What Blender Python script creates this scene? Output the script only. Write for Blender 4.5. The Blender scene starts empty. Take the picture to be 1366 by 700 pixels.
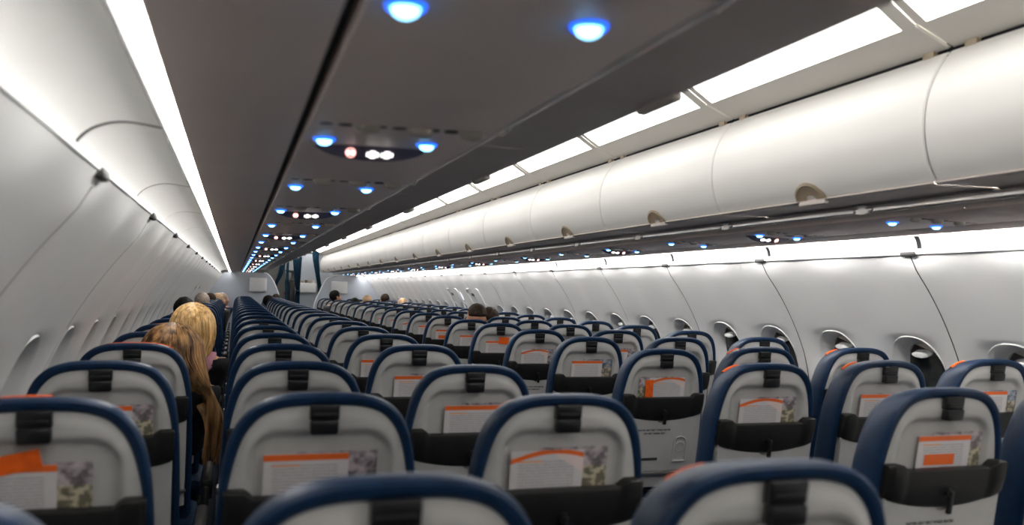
import bpy, bmesh, math, random
from mathutils import Vector, Matrix, noise as mnoise
random.seed(11)
C = bpy.context.scene
COL = C.collection
PI = math.pi
H = 1.15                      # height of the seat-back tops above the floor
PITCH = 0.766                 # seat pitch
COLX = [-1.5616, -1.0453, -0.5290, 0.5290, 1.0453, 1.5616]
BAY = 1.062                   # length of a sidewall panel / bin door
Y0 = 1.62                     # a panel joint
YB = 18.1                     # forward bulkheads
YREAR = Y0 - 8 * BAY
ORD = ['first', 'second', 'third', 'fourth', 'fifth', 'sixth', 'seventh', 'eighth', 'ninth', 'tenth', 'eleventh', 'twelfth',
       'thirteenth', 'fourteenth', 'fifteenth', 'sixteenth', 'seventeenth', 'eighteenth', 'nineteenth', 'twentieth',
       'twenty-first', 'twenty-second', 'twenty-third', 'twenty-fourth', 'twenty-fifth', 'twenty-sixth', 'twenty-seventh']

# ------------------------------------------------------------------ materials
def new_mat(name):
    m = bpy.data.materials.new(name); m.use_nodes = True
    nt = m.node_tree
    return m, nt, nt.nodes['Principled BSDF']

def mat(name, col, rough=0.5, spec=0.5, metal=0.0, var=0.06, scale=40.0, bump=0.0, bscale=300.0, coat=0.0, stretch=None):
    m, nt, b = new_mat(name)
    b.inputs['Roughness'].default_value = rough
    b.inputs['Specular IOR Level'].default_value = spec
    b.inputs['Metallic'].default_value = metal
    b.inputs['Coat Weight'].default_value = coat
    tc = nt.nodes.new('ShaderNodeTexCoord')
    mp = nt.nodes.new('ShaderNodeMapping')
    if stretch: mp.inputs['Scale'].default_value = stretch
    nt.links.new(tc.outputs['Object'], mp.inputs['Vector'])
    nz = nt.nodes.new('ShaderNodeTexNoise'); nz.inputs['Scale'].default_value = scale; nz.inputs['Detail'].default_value = 3
    nt.links.new(mp.outputs[0], nz.inputs['Vector'])
    cr = nt.nodes.new('ShaderNodeValToRGB')
    lo = [c * (1 - var) for c in col]; hi = [min(1, c * (1 + var)) for c in col]
    cr.color_ramp.elements[0].position = .3; cr.color_ramp.elements[1].position = .7
    cr.color_ramp.elements[0].color = (*lo, 1); cr.color_ramp.elements[1].color = (*hi, 1)
    nt.links.new(nz.outputs['Fac'], cr.inputs['Fac'])
    nt.links.new(cr.outputs['Color'], b.inputs['Base Color'])
    if bump:
        n2 = nt.nodes.new('ShaderNodeTexNoise'); n2.inputs['Scale'].default_value = bscale; n2.inputs['Detail'].default_value = 2
        nt.links.new(mp.outputs[0], n2.inputs['Vector'])
        bp = nt.nodes.new('ShaderNodeBump'); bp.inputs['Strength'].default_value = bump; bp.inputs['Distance'].default_value = .002
        nt.links.new(n2.outputs['Fac'], bp.inputs['Height']); nt.links.new(bp.outputs[0], b.inputs['Normal'])
    return m

def emit(name, col, strength, base=(.8, .8, .8)):
    m, nt, b = new_mat(name)
    b.inputs['Base Color'].default_value = (*base, 1)
    b.inputs['Emission Color'].default_value = (*col, 1)
    b.inputs['Emission Strength'].default_value = strength
    b.inputs['Roughness'].default_value = .4
    return m

def ramp_mix(nt, fac, a, b):
    mx = nt.nodes.new('ShaderNodeMix'); mx.data_type = 'RGBA'
    if fac is not None: nt.links.new(fac, mx.inputs[0])
    for k, v in ((6, a), (7, b)):
        if isinstance(v, tuple): mx.inputs[k].default_value = (*v, 1)
        else: nt.links.new(v, mx.inputs[k])
    return mx.outputs[2]

def math_n(nt, op, a, b=None, c=None):
    n = nt.nodes.new('ShaderNodeMath'); n.operation = op
    for i, v in enumerate((a, b, c)):
        if v is None: continue
        if isinstance(v, (int, float)): n.inputs[i].default_value = v
        else: nt.links.new(v, n.inputs[i])
    return n.outputs[0]

M = {}
M['leather'] = mat('navy_leather', (.0048, .0225, .062), .42, .32, var=.18, scale=25, bump=.25, bscale=260)
M['shell'] = mat('grey_shell_plastic', (.46, .452, .435), .5, .4, var=.04, scale=30, bump=.12, bscale=500)
M['tray'] = mat('charcoal_tray_plastic', (.013, .0125, .012), .42, .32, var=.12, scale=30, bump=.15, bscale=500)
M['black'] = mat('black_plastic', (.008, .008, .009), .33, .5, var=.15)
M['orange'] = mat('orange_fabric', (.85, .13, .012), .7, .2, var=.12, scale=60)
M['metal'] = mat('brushed_metal', (.5, .5, .5), .35, .5, 1.0, stretch=(1, 12, 1))
M['ink'] = mat('grey_print_ink', (.05, .05, .05), .7, .2)
M['wall'] = mat('warm_white_lining', (.72, .715, .705), .45, .35, var=.015, scale=3, bump=.05, bscale=700)
M['bin'] = mat('white_bin_door', (.72, .705, .68), .42, .35, var=.012, scale=3)
M['cove'] = mat('white_cove_panel', (.82, .815, .80), .5, .3, var=.012, scale=3)
M['fairing'] = mat('cream_light_fairing', (.66, .63, .58), .5, .3, var=.02, scale=4)
M['taupe'] = mat('taupe_bin_plastic', (.78, .665, .61), .5, .35, var=.03, scale=4, bump=.06, bscale=600)
M['taupe_dark'] = mat('dark_taupe_plastic', (.64, .57, .53), .5, .35, var=.05, scale=8)
M['gap'] = mat('black_rubber_gap', (.006, .006, .007), .6, .3)
M['rail'] = mat('pale_aluminium_rail', (.92, .91, .89), .12, .5, 1.0, var=.04, stretch=(1, .1, 1))
M['tan'] = mat('tan_latch_plastic', (.34, .27, .19), .4, .4, var=.06)
M['marker'] = mat('white_marker_plastic', (.68, .68, .66), .4, .4)
M['carpet'] = mat('dark_blue_carpet', (.02, .024, .035), .95, .1, var=.35, scale=120, bump=.5, bscale=500)
M['bulk'] = mat('pale_blue_grey_partition', (.40, .43, .48), .5, .35, var=.03, scale=4)
M['white'] = mat('white_plastic', (.72, .72, .72), .45, .4, var=.02)
M['curtain'] = mat('teal_curtain_cloth', (.008, .036, .066), .8, .2, var=.25, scale=30, bump=.3, bscale=400)
M['galley'] = mat('galley_grey_laminate', (.22, .22, .215), .5, .4, var=.05, scale=5)
M['galley_dark'] = mat('dim_grey_laminate', (.11, .11, .105), .5, .4, var=.05, scale=5)
M['red'] = mat('red_plastic', (.6, .02, .02), .45, .4)
M['glass'] = mat('dark_window_pane', (.030, .034, .033), .07, .6, var=.5, scale=14)
M['blind'] = mat('cream_window_blind', (.52, .48, .42), .5, .3, var=.03)
M['handle'] = mat('glossy_white_handle', (.85, .85, .84), .25, .5)
M['vent'] = mat('beige_air_nozzle', (.42, .38, .32), .35, .5, var=.04)
M['vent_hole'] = mat('dark_nozzle_hole', (.03, .025, .022), .5, .3)
M['plate'] = mat('dark_violet_sign_lens', (.13, .11, .135), .2, .6, var=.1)
M['clip'] = mat('dark_grey_clip_plastic', (.02, .02, .02), .5)
M['smooth_gap'] = mat('grey_joint_rubber', (.16, .16, .16), .6, .3)
M['lens_ceiling'] = emit('ceiling_light_diffuser', (1, .985, .95), 3.2)
M['lens_cove_left'] = emit('cove_light_diffuser', (1, .985, .95), 13.0)
M['lens_cove_right'] = emit('cove_light_diffuser_bright', (1, .98, .955), 28.0)
M['lamp'] = emit('blue_white_lamp_lens', (.24, .62, 1), 3.8)
M['ring'] = emit('blue_lamp_halo', (.0, .12, 1), 1.6, (.02, .05, .5))  # glow standing in for the blue halo around each lamp
M['icon'] = emit('white_sign_icon', (1, .95, .92), 2.2)
M['icon_red'] = emit('red_sign_icon', (1, .42, .36), 1.7)
M['icon_green'] = emit('green_indicator', (.05, .8, .35), .6)

# printed cards: bands placed in the card's own generated coordinates
def card_mat(name, kind):
    m, nt, b = new_mat(name)
    b.inputs['Roughness'].default_value = .38
    tc = nt.nodes.new('ShaderNodeTexCoord'); sp = nt.nodes.new('ShaderNodeSeparateXYZ')
    nt.links.new(tc.outputs['Generated'], sp.inputs[0])
    x, z = sp.outputs[0], sp.outputs[2]
    paper = (.62, .59, .585)
    lines = math_n(nt, 'LESS_THAN', math_n(nt, 'FRACT', math_n(nt, 'MULTIPLY', z, 17.0)), .38)
    nz = nt.nodes.new('ShaderNodeTexNoise'); nz.inputs['Scale'].default_value = 9
    mp = nt.nodes.new('ShaderNodeMapping'); mp.inputs['Scale'].default_value = (4, 1, 17)
    nt.links.new(tc.outputs['Generated'], mp.inputs[0]); nt.links.new(mp.outputs[0], nz.inputs['Vector'])
    lines = math_n(nt, 'MULTIPLY', lines, math_n(nt, 'GREATER_THAN', nz.outputs['Fac'], .43))
    inx = math_n(nt, 'MULTIPLY', math_n(nt, 'GREATER_THAN', x, .1), math_n(nt, 'LESS_THAN', x, .88))
    inz = math_n(nt, 'LESS_THAN', z, .80)
    lines = math_n(nt, 'MULTIPLY', math_n(nt, 'MULTIPLY', lines, inx), inz)
    c = ramp_mix(nt, math_n(nt, 'MULTIPLY', lines, .85), paper, (.25, .24, .27))
    # a small orange heading line
    hd = math_n(nt, 'MULTIPLY', math_n(nt, 'MULTIPLY', math_n(nt, 'GREATER_THAN', z, .765), math_n(nt, 'LESS_THAN', z, .80)), math_n(nt, 'LESS_THAN', x, .42))
    hd = math_n(nt, 'MULTIPLY', hd, math_n(nt, 'GREATER_THAN', x, .09))
    if kind == 'curve':
        edge = math_n(nt, 'ADD', .74, math_n(nt, 'MULTIPLY', math_n(nt, 'SINE', math_n(nt, 'MULTIPLY', x, 2.6)), .19))
    else:
        edge = math_n(nt, 'ADD', .87, 0.0)
    dz = math_n(nt, 'SUBTRACT', z, edge)
    band = math_n(nt, 'MULTIPLY', math_n(nt, 'GREATER_THAN', dz, 0.0), math_n(nt, 'LESS_THAN', dz, .095 if kind == 'curve' else .12))
    c = ramp_mix(nt, hd, c, (.75, .33, .16))
    org = (.80, .14, .02)
    c = ramp_mix(nt, band, c, org)
    if kind == 'curve':
        fold = math_n(nt, 'MULTIPLY', math_n(nt, 'GREATER_THAN', math_n(nt, 'ADD', math_n(nt, 'MULTIPLY', x, .9), z), 1.44), math_n(nt, 'LESS_THAN', dz, 0.0))
        c = ramp_mix(nt, math_n(nt, 'MULTIPLY', fold, .8), c, (.78, .62, .58))
    if kind == 'block':
        bl = math_n(nt, 'MULTIPLY', math_n(nt, 'MULTIPLY', math_n(nt, 'GREATER_THAN', x, .14), math_n(nt, 'LESS_THAN', x, .72)),
                    math_n(nt, 'MULTIPLY', math_n(nt, 'GREATER_THAN', z, .30), math_n(nt, 'LESS_THAN', z, .56)))
        c = ramp_mix(nt, bl, c, org)
    nt.links.new(c, b.inputs['Base Color'])
    return m
CARD = {k: card_mat('safety_card_print_' + k, k) for k in ('straight', 'curve', 'block')}

def mag_mat(name, top, bot, seed):
    m, nt, b = new_mat(name)
    b.inputs['Roughness'].default_value = .3
    tc = nt.nodes.new('ShaderNodeTexCoord'); sp = nt.nodes.new('ShaderNodeSeparateXYZ')
    nt.links.new(tc.outputs['Generated'], sp.inputs[0])
    mp = nt.nodes.new('ShaderNodeMapping'); mp.inputs['Location'].default_value = (seed, 0, seed * 2.3); mp.inputs['Scale'].default_value = (4, 1, 3)
    nt.links.new(tc.outputs['Generated'], mp.inputs[0])
    nz = nt.nodes.new('ShaderNodeTexNoise'); nz.inputs['Scale'].default_value = 2.2; nz.inputs['Detail'].default_value = 5
    nt.links.new(mp.outputs[0], nz.inputs['Vector'])
    cr = nt.nodes.new('ShaderNodeValToRGB')
    e = cr.color_ramp.elements
    e[0].position = .36; e[0].color = (*[c * .25 for c in top], 1); e[1].position = .62; e[1].color = (*top, 1)
    nt.links.new(nz.outputs['Fac'], cr.inputs[0])
    cr2 = nt.nodes.new('ShaderNodeValToRGB')
    e = cr2.color_ramp.elements
    e[0].position = .45; e[0].color = (*[c * .3 for c in bot], 1); e[1].position = .56; e[1].color = (*bot, 1)
    nt.links.new(nz.outputs['Fac'], cr2.inputs[0])
    c = ramp_mix(nt, math_n(nt, 'GREATER_THAN', sp.outputs[2], .62), cr2.outputs[0], cr.outputs[0])
    nt.links.new(c, b.inputs['Base Color'])
    return m
MAG = [mag_mat('magazine_cover_mauve', (.50, .43, .45), (.36, .31, .31), 1.3),
       mag_mat('magazine_cover_olive', (.52, .45, .47), (.52, .47, .33), 4.1),
       mag_mat('magazine_cover_blue', (.40, .44, .50), (.50, .44, .34), 7.7)]

# ------------------------------------------------------------------ mesh helpers
class MB:
    def __init__(s): s.v = []; s.f = []
    def add(s, vs, fs):
        b = len(s.v); s.v += [tuple(v) for v in vs]; s.f += [tuple(b + i for i in f) for f in fs]; return s
    def box(s, lo, hi, bev=0.0, xf=None):
        bm = bmesh.new(); bmesh.ops.create_cube(bm, size=1)
        for v in bm.verts:
            v.co = Vector([(lo[i] + hi[i]) / 2 + v.co[i] * (hi[i] - lo[i]) for i in range(3)])
        if bev: bmesh.ops.bevel(bm, geom=bm.edges[:], offset=bev, segments=2, profile=.5, affect='EDGES')
        return s.bm(bm, xf)
    def bm(s, bm, xf=None):
        bm.verts.index_update()
        s.add([xf(v.co) if xf else v.co for v in bm.verts], [[v.index for v in f.verts] for f in bm.faces]); bm.free(); return s
    def ell(s, c, r, seg=16, rings=10, rot=None):
        bm = bmesh.new(); bmesh.ops.create_uvsphere(bm, u_segments=seg, v_segments=rings, radius=1)
        for v in bm.verts:
            p = Vector((v.co.x * r[0], v.co.y * r[1], v.co.z * r[2]))
            if rot: p = rot @ p
            v.co = p + Vector(c)
        return s.bm(bm)
    def tube(s, pts, rad, n=8, cap=True):
        pts = [Vector(p) for p in pts]
        rads = rad if isinstance(rad, (list, tuple)) else [rad] * len(pts)
        rings = []
        for i, p in enumerate(pts):
            t = (pts[min(i + 1, len(pts) - 1)] - pts[max(i - 1, 0)]).normalized()
            a = t.cross(Vector((0, 0, 1)) if abs(t.z) < .9 else Vector((1, 0, 0))).normalized(); b = t.cross(a)
            rings.append([p + (a * math.cos(2 * PI * k / n) + b * math.sin(2 * PI * k / n)) * rads[i] for k in range(n)])
        return s.loft(rings, True, cap)
    def loft(s, rings, closed=True, cap=False):
        n = len(rings[0]); fs = []
        for i in range(len(rings) - 1):
            for k in range(n if closed else n - 1):
                k2 = (k + 1) % n
                fs.append((i * n + k, i * n + k2, (i + 1) * n + k2, (i + 1) * n + k))
        if cap:
            fs.append(tuple(range(n))[::-1]); fs.append(tuple((len(rings) - 1) * n + k for k in range(n)))
        return s.add([p for r in rings for p in r], fs)
    def prism(s, poly, d0, d1, xf):
        n = len(poly)
        vs = [xf(x, d0, z) for x, z in poly] + [xf(x, d1, z) for x, z in poly]
        fs = [tuple(range(n)), tuple(range(2 * n - 1, n - 1, -1))] + [(k, n + k, n + (k + 1) % n, (k + 1) % n) for k in range(n)]
        return s.add(vs, fs)
    def mesh(s, name, m, smooth=True, angle=40):
        me = bpy.data.meshes.new(name); me.from_pydata(s.v, [], s.f)
        bm = bmesh.new(); bm.from_mesh(me); bmesh.ops.recalc_face_normals(bm, faces=bm.faces)
        if smooth:
            for f in bm.faces: f.smooth = True
            for e in bm.edges:
                if len(e.link_faces) == 2 and e.calc_face_angle(0) > math.radians(angle): e.smooth = False
        bm.to_mesh(me); bm.free()
        for x in (m if isinstance(m, list) else [m]): me.materials.append(x)
        return me
    def build(s, name, m, parent=None, loc=None, **k):
        return obj(name, s.mesh(name, m, **k), parent, loc)

def obj(name, me, parent=None, loc=None):
    o = bpy.data.objects.new(name, me); COL.objects.link(o)
    if parent: o.parent = parent
    if loc: o.location = loc
    return o
def thing(name, label, cat, loc=(0, 0, 0), group=None, rz=0.0):
    o = bpy.data.objects.new(name, None); COL.objects.link(o); o.empty_display_size = .1
    o.location = loc; o.rotation_euler[2] = rz
    return tag(o, label, cat, group)
def tag(o, label, cat, group=None, kind=None):
    o['label'] = label; o['category'] = cat
    if group: o['group'] = group
    if kind: o['kind'] = kind
    return o
def kids(o): return [c for c in bpy.data.objects if c.parent == o]
def dup(root, kidmap, loc, label, skip=()):
    r = root.copy(); COL.objects.link(r); r.location = loc; r['label'] = label
    def rec(o, p):
        for ch in kidmap.get(o.name, []):
            if ch.name.split('.')[0] in skip: continue
            c = ch.copy(); COL.objects.link(c); c.parent = p; rec(ch, c)
    rec(root, r)
    return r
def kidmap_of(root):
    km = {}
    def rec(o):
        km[o.name] = kids(o)
        for c in km[o.name]: rec(c)
    rec(root); return km

def catmull(pts, n):
    out = []
    P = [Vector(p) for p in pts]
    P = [P[0] * 2 - P[1]] + P + [P[-1] * 2 - P[-2]]
    for i in range(1, len(P) - 2):
        for k in range(n):
            t = k / n; a, b, c, d = P[i - 1:i + 3]
            out.append(.5 * ((2 * b) + (-a + c) * t + (2 * a - 5 * b + 4 * c - d) * t * t + (-a + 3 * b - 3 * c + d) * t ** 3))
    out.append(P[-2]); return out
def sstep(a, b, x):
    t = max(0, min(1, (x - a) / (b - a))); return t * t * (3 - 2 * t)

# ------------------------------------------------------------------ the setting: sidewalls with windows
PROF = catmull([(1.482, .425), (1.575, .318), (1.645, .22), (1.702, .125), (1.757, .015), (1.800, -.10), (1.836, -.28),
                (1.846, -.50), (1.825, -.75), (1.77, -1.0), (1.71, -1.15)], 8)
ARC = [0]
for a, b in zip(PROF, PROF[1:]): ARC.append(ARC[-1] + (b - a).length)
def prof(s):
    s = max(0, min(ARC[-1] - 1e-6, s))
    for i in range(len(ARC) - 1):
        if ARC[i + 1] >= s:
            t = (s - ARC[i]) / (ARC[i + 1] - ARC[i]); p = PROF[i].lerp(PROF[i + 1], t)
            a = PROF[min(i + 2, len(PROF) - 1)] - PROF[max(i - 1, 0)]; a.normalize()
            return p, Vector((-a.y, a.x))   # outward normal (x, z)
    return PROF[-1], Vector((1, 0))
S_WIN = next(ARC[i] for i in range(len(PROF)) if PROF[i].y < -.145)
WB = BAY / 2
def wall_pt(side, y, s, out=0.0):
    p, n = prof(s)
    if n.x < 0: n = -n
    return (side * (p.x + n.x * out), y, H + p.y + n.y * out)
def sup(a, b, t, e=2.4):
    c, s_ = math.cos(t), math.sin(t)
    return (a * math.copysign(abs(c) ** (2 / e), c), b * math.copysign(abs(s_) ** (2 / e), s_))
WA, WBB = .168, .238
def bulge(yy):                # gentle crown of the lining between the windows
    return -.020 * (0.5 + 0.5 * math.cos(2 * PI * (yy) / WB)) * 1.0
def wall_bay(mb, side, ya, joint_a, joint_b):
    """one window bay of the lining, from ya to ya+WB, with an oval hole"""
    yc = ya + WB / 2
    half = .30
    NA = 48
    hy = WB / 2
    g = .003
    def edge_out(y):
        o = bulge(y - ya)
        if joint_a: o += .0 * (1 - sstep(0, .012, y - ya))
        if joint_b: o += .0 * (1 - sstep(0, .012, ya + WB - y))
        return o
    lo = ya + (g if joint_a else 0); hi = ya + WB - (g if joint_b else 0)
    # ring between the oval and a rectangle
    rect = []
    for k in range(NA):
        t = 2 * PI * k / NA
        c, s_ = math.cos(t), math.sin(t)
        m = max(abs(c), abs(s_))
        rect.append((c / m, s_ / m))
    rings = []
    for q in (0, .06, .2, .4, .65, .85, 1.0):
        r = []
        for k in range(NA):
            t = 2 * PI * k / NA
            ex, es = sup(WA, WBB, t)
            rx, rs = rect[k]
            yy = yc + ex * (1 - q) + rx * hy * q; ss = es * (1 - q) + rs * half * q
            yy = max(lo, min(hi, yy))
            o = edge_out(yy) * sstep(0, .4, q) + .004 * (1 - sstep(0, .12, q))
            r.append(wall_pt(side, yy, S_WIN - ss, o))
        rings.append(r)
    mb.loft(rings, True)
    # plain strips above and below the window
    cols = [lo, lo + .006, lo + .014] + [ya + WB * k / 10 for k in range(1, 10)] + [hi - .014, hi - .006, hi]
    for s0, s1, n in ((0, S_WIN - half, 10), (S_WIN + half, ARC[-1], 12)):
        vs = [wall_pt(side, y, s0 + (s1 - s0) * i / n, edge_out(y) * sstep(-.01, .10, s0 + (s1 - s0) * i / n)) for i in range(n + 1) for y in cols]
        nc = len(cols)
        mb.add(vs, [(i * nc + j, i * nc + j + 1, (i + 1) * nc + j + 1, (i + 1) * nc + j) for i in range(n) for j in range(nc - 1)])

KMIN, KMAX = -8, 16           # bays of lining
def window_parts(side, yc):
    rim = MB()
    rings = []
    for q, o in ((0, .004), (.05, -.002), (.12, -.001), (.25, .008), (.45, .026), (.7, .046), (1, .060)):
        r = []
        for k in range(48):
            t = 2 * PI * k / 48
            a = sup(WA * (1 - q) + .120 * q, WBB * (1 - q) + .178 * q, t)
            r.append(wall_pt(side, yc + a[0], S_WIN - a[1] + .0 * q, o))
        rings.append(r)
    rim.loft(rings, True)
    pane = MB()
    r = [wall_pt(side, yc + sup(.127, .185, 2 * PI * k / 40)[0], S_WIN - sup(.127, .185, 2 * PI * k / 40)[1], .064) for k in range(40)]
    r2 = [wall_pt(side, yc + sup(.127, .185, 2 * PI * k / 40)[0], S_WIN - sup(.127, .185, 2 * PI * k / 40)[1], .076) for k in range(40)]
    pane.loft([r, r2], True, True)
    bl = MB()                 # blind drawn up into the top of the opening
    top = []
    for k in range(21):
        t = PI * (.24 + .52 * k / 20)
        top.append(sup(.121, .179, t))
    low = [(top[-1][0] + (top[0][0] - top[-1][0]) * k / 20, min(top[0][1], top[-1][1]) - .004) for k in range(21)]
    vs = [wall_pt(side, yc + a, S_WIN - b, .056) for a, b in top + low[::-1]] 
    vs += [wall_pt(side, yc + a, S_WIN - b, .0625) for a, b in top + low[::-1]]
    n = 42
    bl.add(vs, [tuple(range(n)), tuple(range(2 * n - 1, n - 1, -1))] + [(k, (k + 1) % n, n + (k + 1) % n, n + k) for k in range(n)])
    hd = MB()
    zc = low[0][1] + .006
    rings = []
    for o, sc in ((.058, 1), (.034, 1), (.024, .95), (.020, .75)):
        rings.append([wall_pt(side, yc + .052 * sc * math.cos(2 * PI * k / 24), S_WIN - zc - .015 * sc * math.sin(2 * PI * k / 24), o) for k in range(24)])
    hd.loft(rings, True, True)
    return rim, pane, bl, hd

wn = 0
for side, nm in ((-1, 'left'), (1, 'right')):
    mb = MB(); jt = MB()
    for k in range(KMIN, KMAX + 1):
        ya = Y0 + k * BAY
        wall_bay(mb, side, ya, True, False); wall_bay(mb, side, ya + WB, False, True)
        # dark joint strip behind the gap
        vs = []
        for i in range(41):
            s_ = ARC[-1] * i / 40
            vs += [wall_pt(side, ya - .012, s_, .016), wall_pt(side, ya + .012, s_, .016)]
        jt.add(vs, [(2 * i, 2 * i + 1, 2 * i + 3, 2 * i + 2) for i in range(40)])
    w = mb.build('wall_' + nm, M['wall'])
    tag(w, 'curved pale lining panels of the %s cabin side with oval windows' % nm, 'wall', kind='structure')
    jt.build('panel_joint', M['smooth_gap'], w)
    # rounded ledge along the top of the lining
    led = MB()
    pts = [(1.484, .420), (1.476, .420), (1.473, .428), (1.476, .437),] if side > 0 else [(1.4838, .4238), (1.4785, .4252), (1.4765, .430), (1.479, .438),]
    pts += [ (1.486, .443), (1.502, .445), (1.535, .442)]
    led.loft([[(side * x, y, H + z) for x, z in pts] for y in [YREAR + (YB + .6 - YREAR) * i / 40 for i in range(41)]], False)
    led.build('ledge', M['cove'], w)
    clip = MB()
    a = [(-.030, 0), (.030, 0), (.022, .012), (.006, .022), (-.006, .022), (-.022, .012)]
    clip.box((-.010, -.045, -.012), (.012, .045, .010), .007)
    cm = clip.mesh('clip', M['clip'])
    for k in range(KMIN + 1, KMAX + 1):
        c = obj('clip', cm, w, (side * 1.481, Y0 + k * BAY, H + .424))
        c.rotation_euler = (0, 0, 0 if side > 0 else PI)
    # concave white cove above the ledge, one segment per bay, dark joints between
    cp = catmull([(1.535, .43), (1.533, .46), (1.521, .489), (1.49, .514), (1.44, .526), (1.361, .518)], 5)
    cv = MB(); cj = MB()
    for k in range(KMIN, KMAX + 1):
        ya, yb = Y0 + k * BAY + .013, Y0 + (k + 1) * BAY - .013
        ys = [ya, ya + .008, ya + .03, (ya + yb) / 2, yb - .03, yb - .008, yb]
        off = [.003, .001, 0, 0, 0, .001, .003]
        cv.loft([[(side * (p.x + o * .6), y, H + p.y + o) for p in cp] for y, o in zip(ys, off)], False)
        cj.loft([[(side * (p.x + .004), y, H + p.y + .004) for p in cp] for y in (ya - .04, ya + .012)], False)
    t = cv.build('trim_1' if side < 0 else 'trim_2', M['cove'])
    tag(t, 'white concave cove panels above the %s cabin lining' % nm, 'trim', kind='structure')
    cj.build('cove_joint', M['gap'], t)
    for k in range(-1, KMAX):
        for h in range(2):
            yc = Y0 + k * BAY + WB * (h + .5)
            wn += 1
            rim, pane, bl, hd = window_parts(side, yc)
            o = rim.build('window_%d' % wn, M['wall'])
            tag(o, 'oval cabin window with funnel surround in the %s lining' % nm, 'window', 'oval windows of the %s lining' % nm, 'structure')
            pane.build('pane', M['glass'], o); b_ = bl.build('blind', M['blind'], o); hd.build('blind_handle', M['handle'], b_)

# floor, ceiling, end walls
fl = MB(); fl.box((-1.75, YREAR, -.05), (1.75, 20.6, 0))
tag(fl.build('floor', M['carpet']), 'dark blue carpeted cabin floor under the seats', 'floor', kind='structure')
ce = MB()
cpts = [(-.64, .985), (-.40, 1.062), (-.28, 1.088), (-.14, 1.10), (0, 1.104), (.14, 1.10), (.28, 1.088), (.40, 1.062), (.64, .985)]
ce.loft([[(x, y, H + z + .03) for x, z in cpts] for y in (YREAR, 20.6)], False)
ce.loft([[(x, y, H + z + .05) for x, z in cpts] for y in (YREAR, 20.6)], False)
tag(ce.build('ceiling', M['cove']), 'curved white centre ceiling over the aisle', 'ceiling', kind='structure')
bw = MB(); bw.box((-1.9, YREAR - .06, 0), (1.9, YREAR, H + 1.2))
tag(bw.build('wall_back', M['wall']), 'pale rear end wall behind the camera', 'wall', kind='structure')

# ------------------------------------------------------------------ overhead: lamps, service panels, bins
SN = {-1: 'left', 1: 'right'}
def nth(i): return ORD[i]
# cove light fixtures along the outer edge of the bins
for side in (-1, 1):
    for k in [-8] + list(range(-2, KMAX)):
        ya, yb = Y0 + k * BAY + .004, Y0 + (k + 1) * BAY - .004
        if k == -8: yb = Y0 - 2 * BAY - .004  # single unseen run behind the camera, added for frontal light on seat backs
        i = max(0, k + 3)
        t = thing('cove_light', 'long white cove light above the %s windows, %s from the rear' % (SN[side], nth(i)), 'light',
                  (side * 1.33, (ya + yb) / 2, H + .52), 'cove lights of the %s side' % SN[side])
        hl = (yb - ya) / 2
        p = [(1.3575, .5075), (1.353, .496), (1.342, .487), (1.3255, .482)]
        d = MB(); d.loft([[(side * (x) - side * 1.33, y, z - .52) for x, z in p] for y in (-hl, hl)], False)
        d.loft([[(side * (x - .012) - side * 1.33, y, z - .52) for x, z in p] for y in (-hl, hl)], False)
        d.build('diffuser', M['lens_cove_' + SN[side]], t)
        fr = MB()
        fr.box((side * 1.363 - side * 1.33 - .003, -hl, -.020), (side * 1.363 - side * 1.33 + .003, hl, -.004))
        fr.build('housing', M['smooth_gap'], t)

# undersides: outer taupe panel, black gap
for side in (-1, 1):
    tp = MB()
    pts = [(1.326, .52), (1.326, .486), (1.323, .482), (1.30, .4815), (1.142, .4825), (1.138, .485), (1.138, .505)]
    tp.loft([[(side * x, y, H + z) for x, z in pts] for y in (YREAR, YB)], False)
    t = tp.build('trim_3' if side < 0 else 'trim_4', M['taupe'])
    tag(t, 'long plain taupe underside panel beside the %s cove light' % SN[side], 'trim', kind='structure')
    gp = MB(); gp.box((min(side * 1.10, side * 1.16), YREAR, H + .502), (max(side * 1.10, side * 1.16), YB, H + .512))
    gp.build('gap_seal', M['gap'], t)
    # upper lining behind the bins keeps the light in
    bk = MB(); bk.loft([[(side * x, y, H + z) for x, z in [(1.56, .44), (1.55, .60), (1.30, .60), (1.0, .80), (.70, .98), (.60, 1.02)]] for y in (YREAR, YB + .6)], False)
    bk.build('upper_lining', M['fairing'], t)

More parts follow.
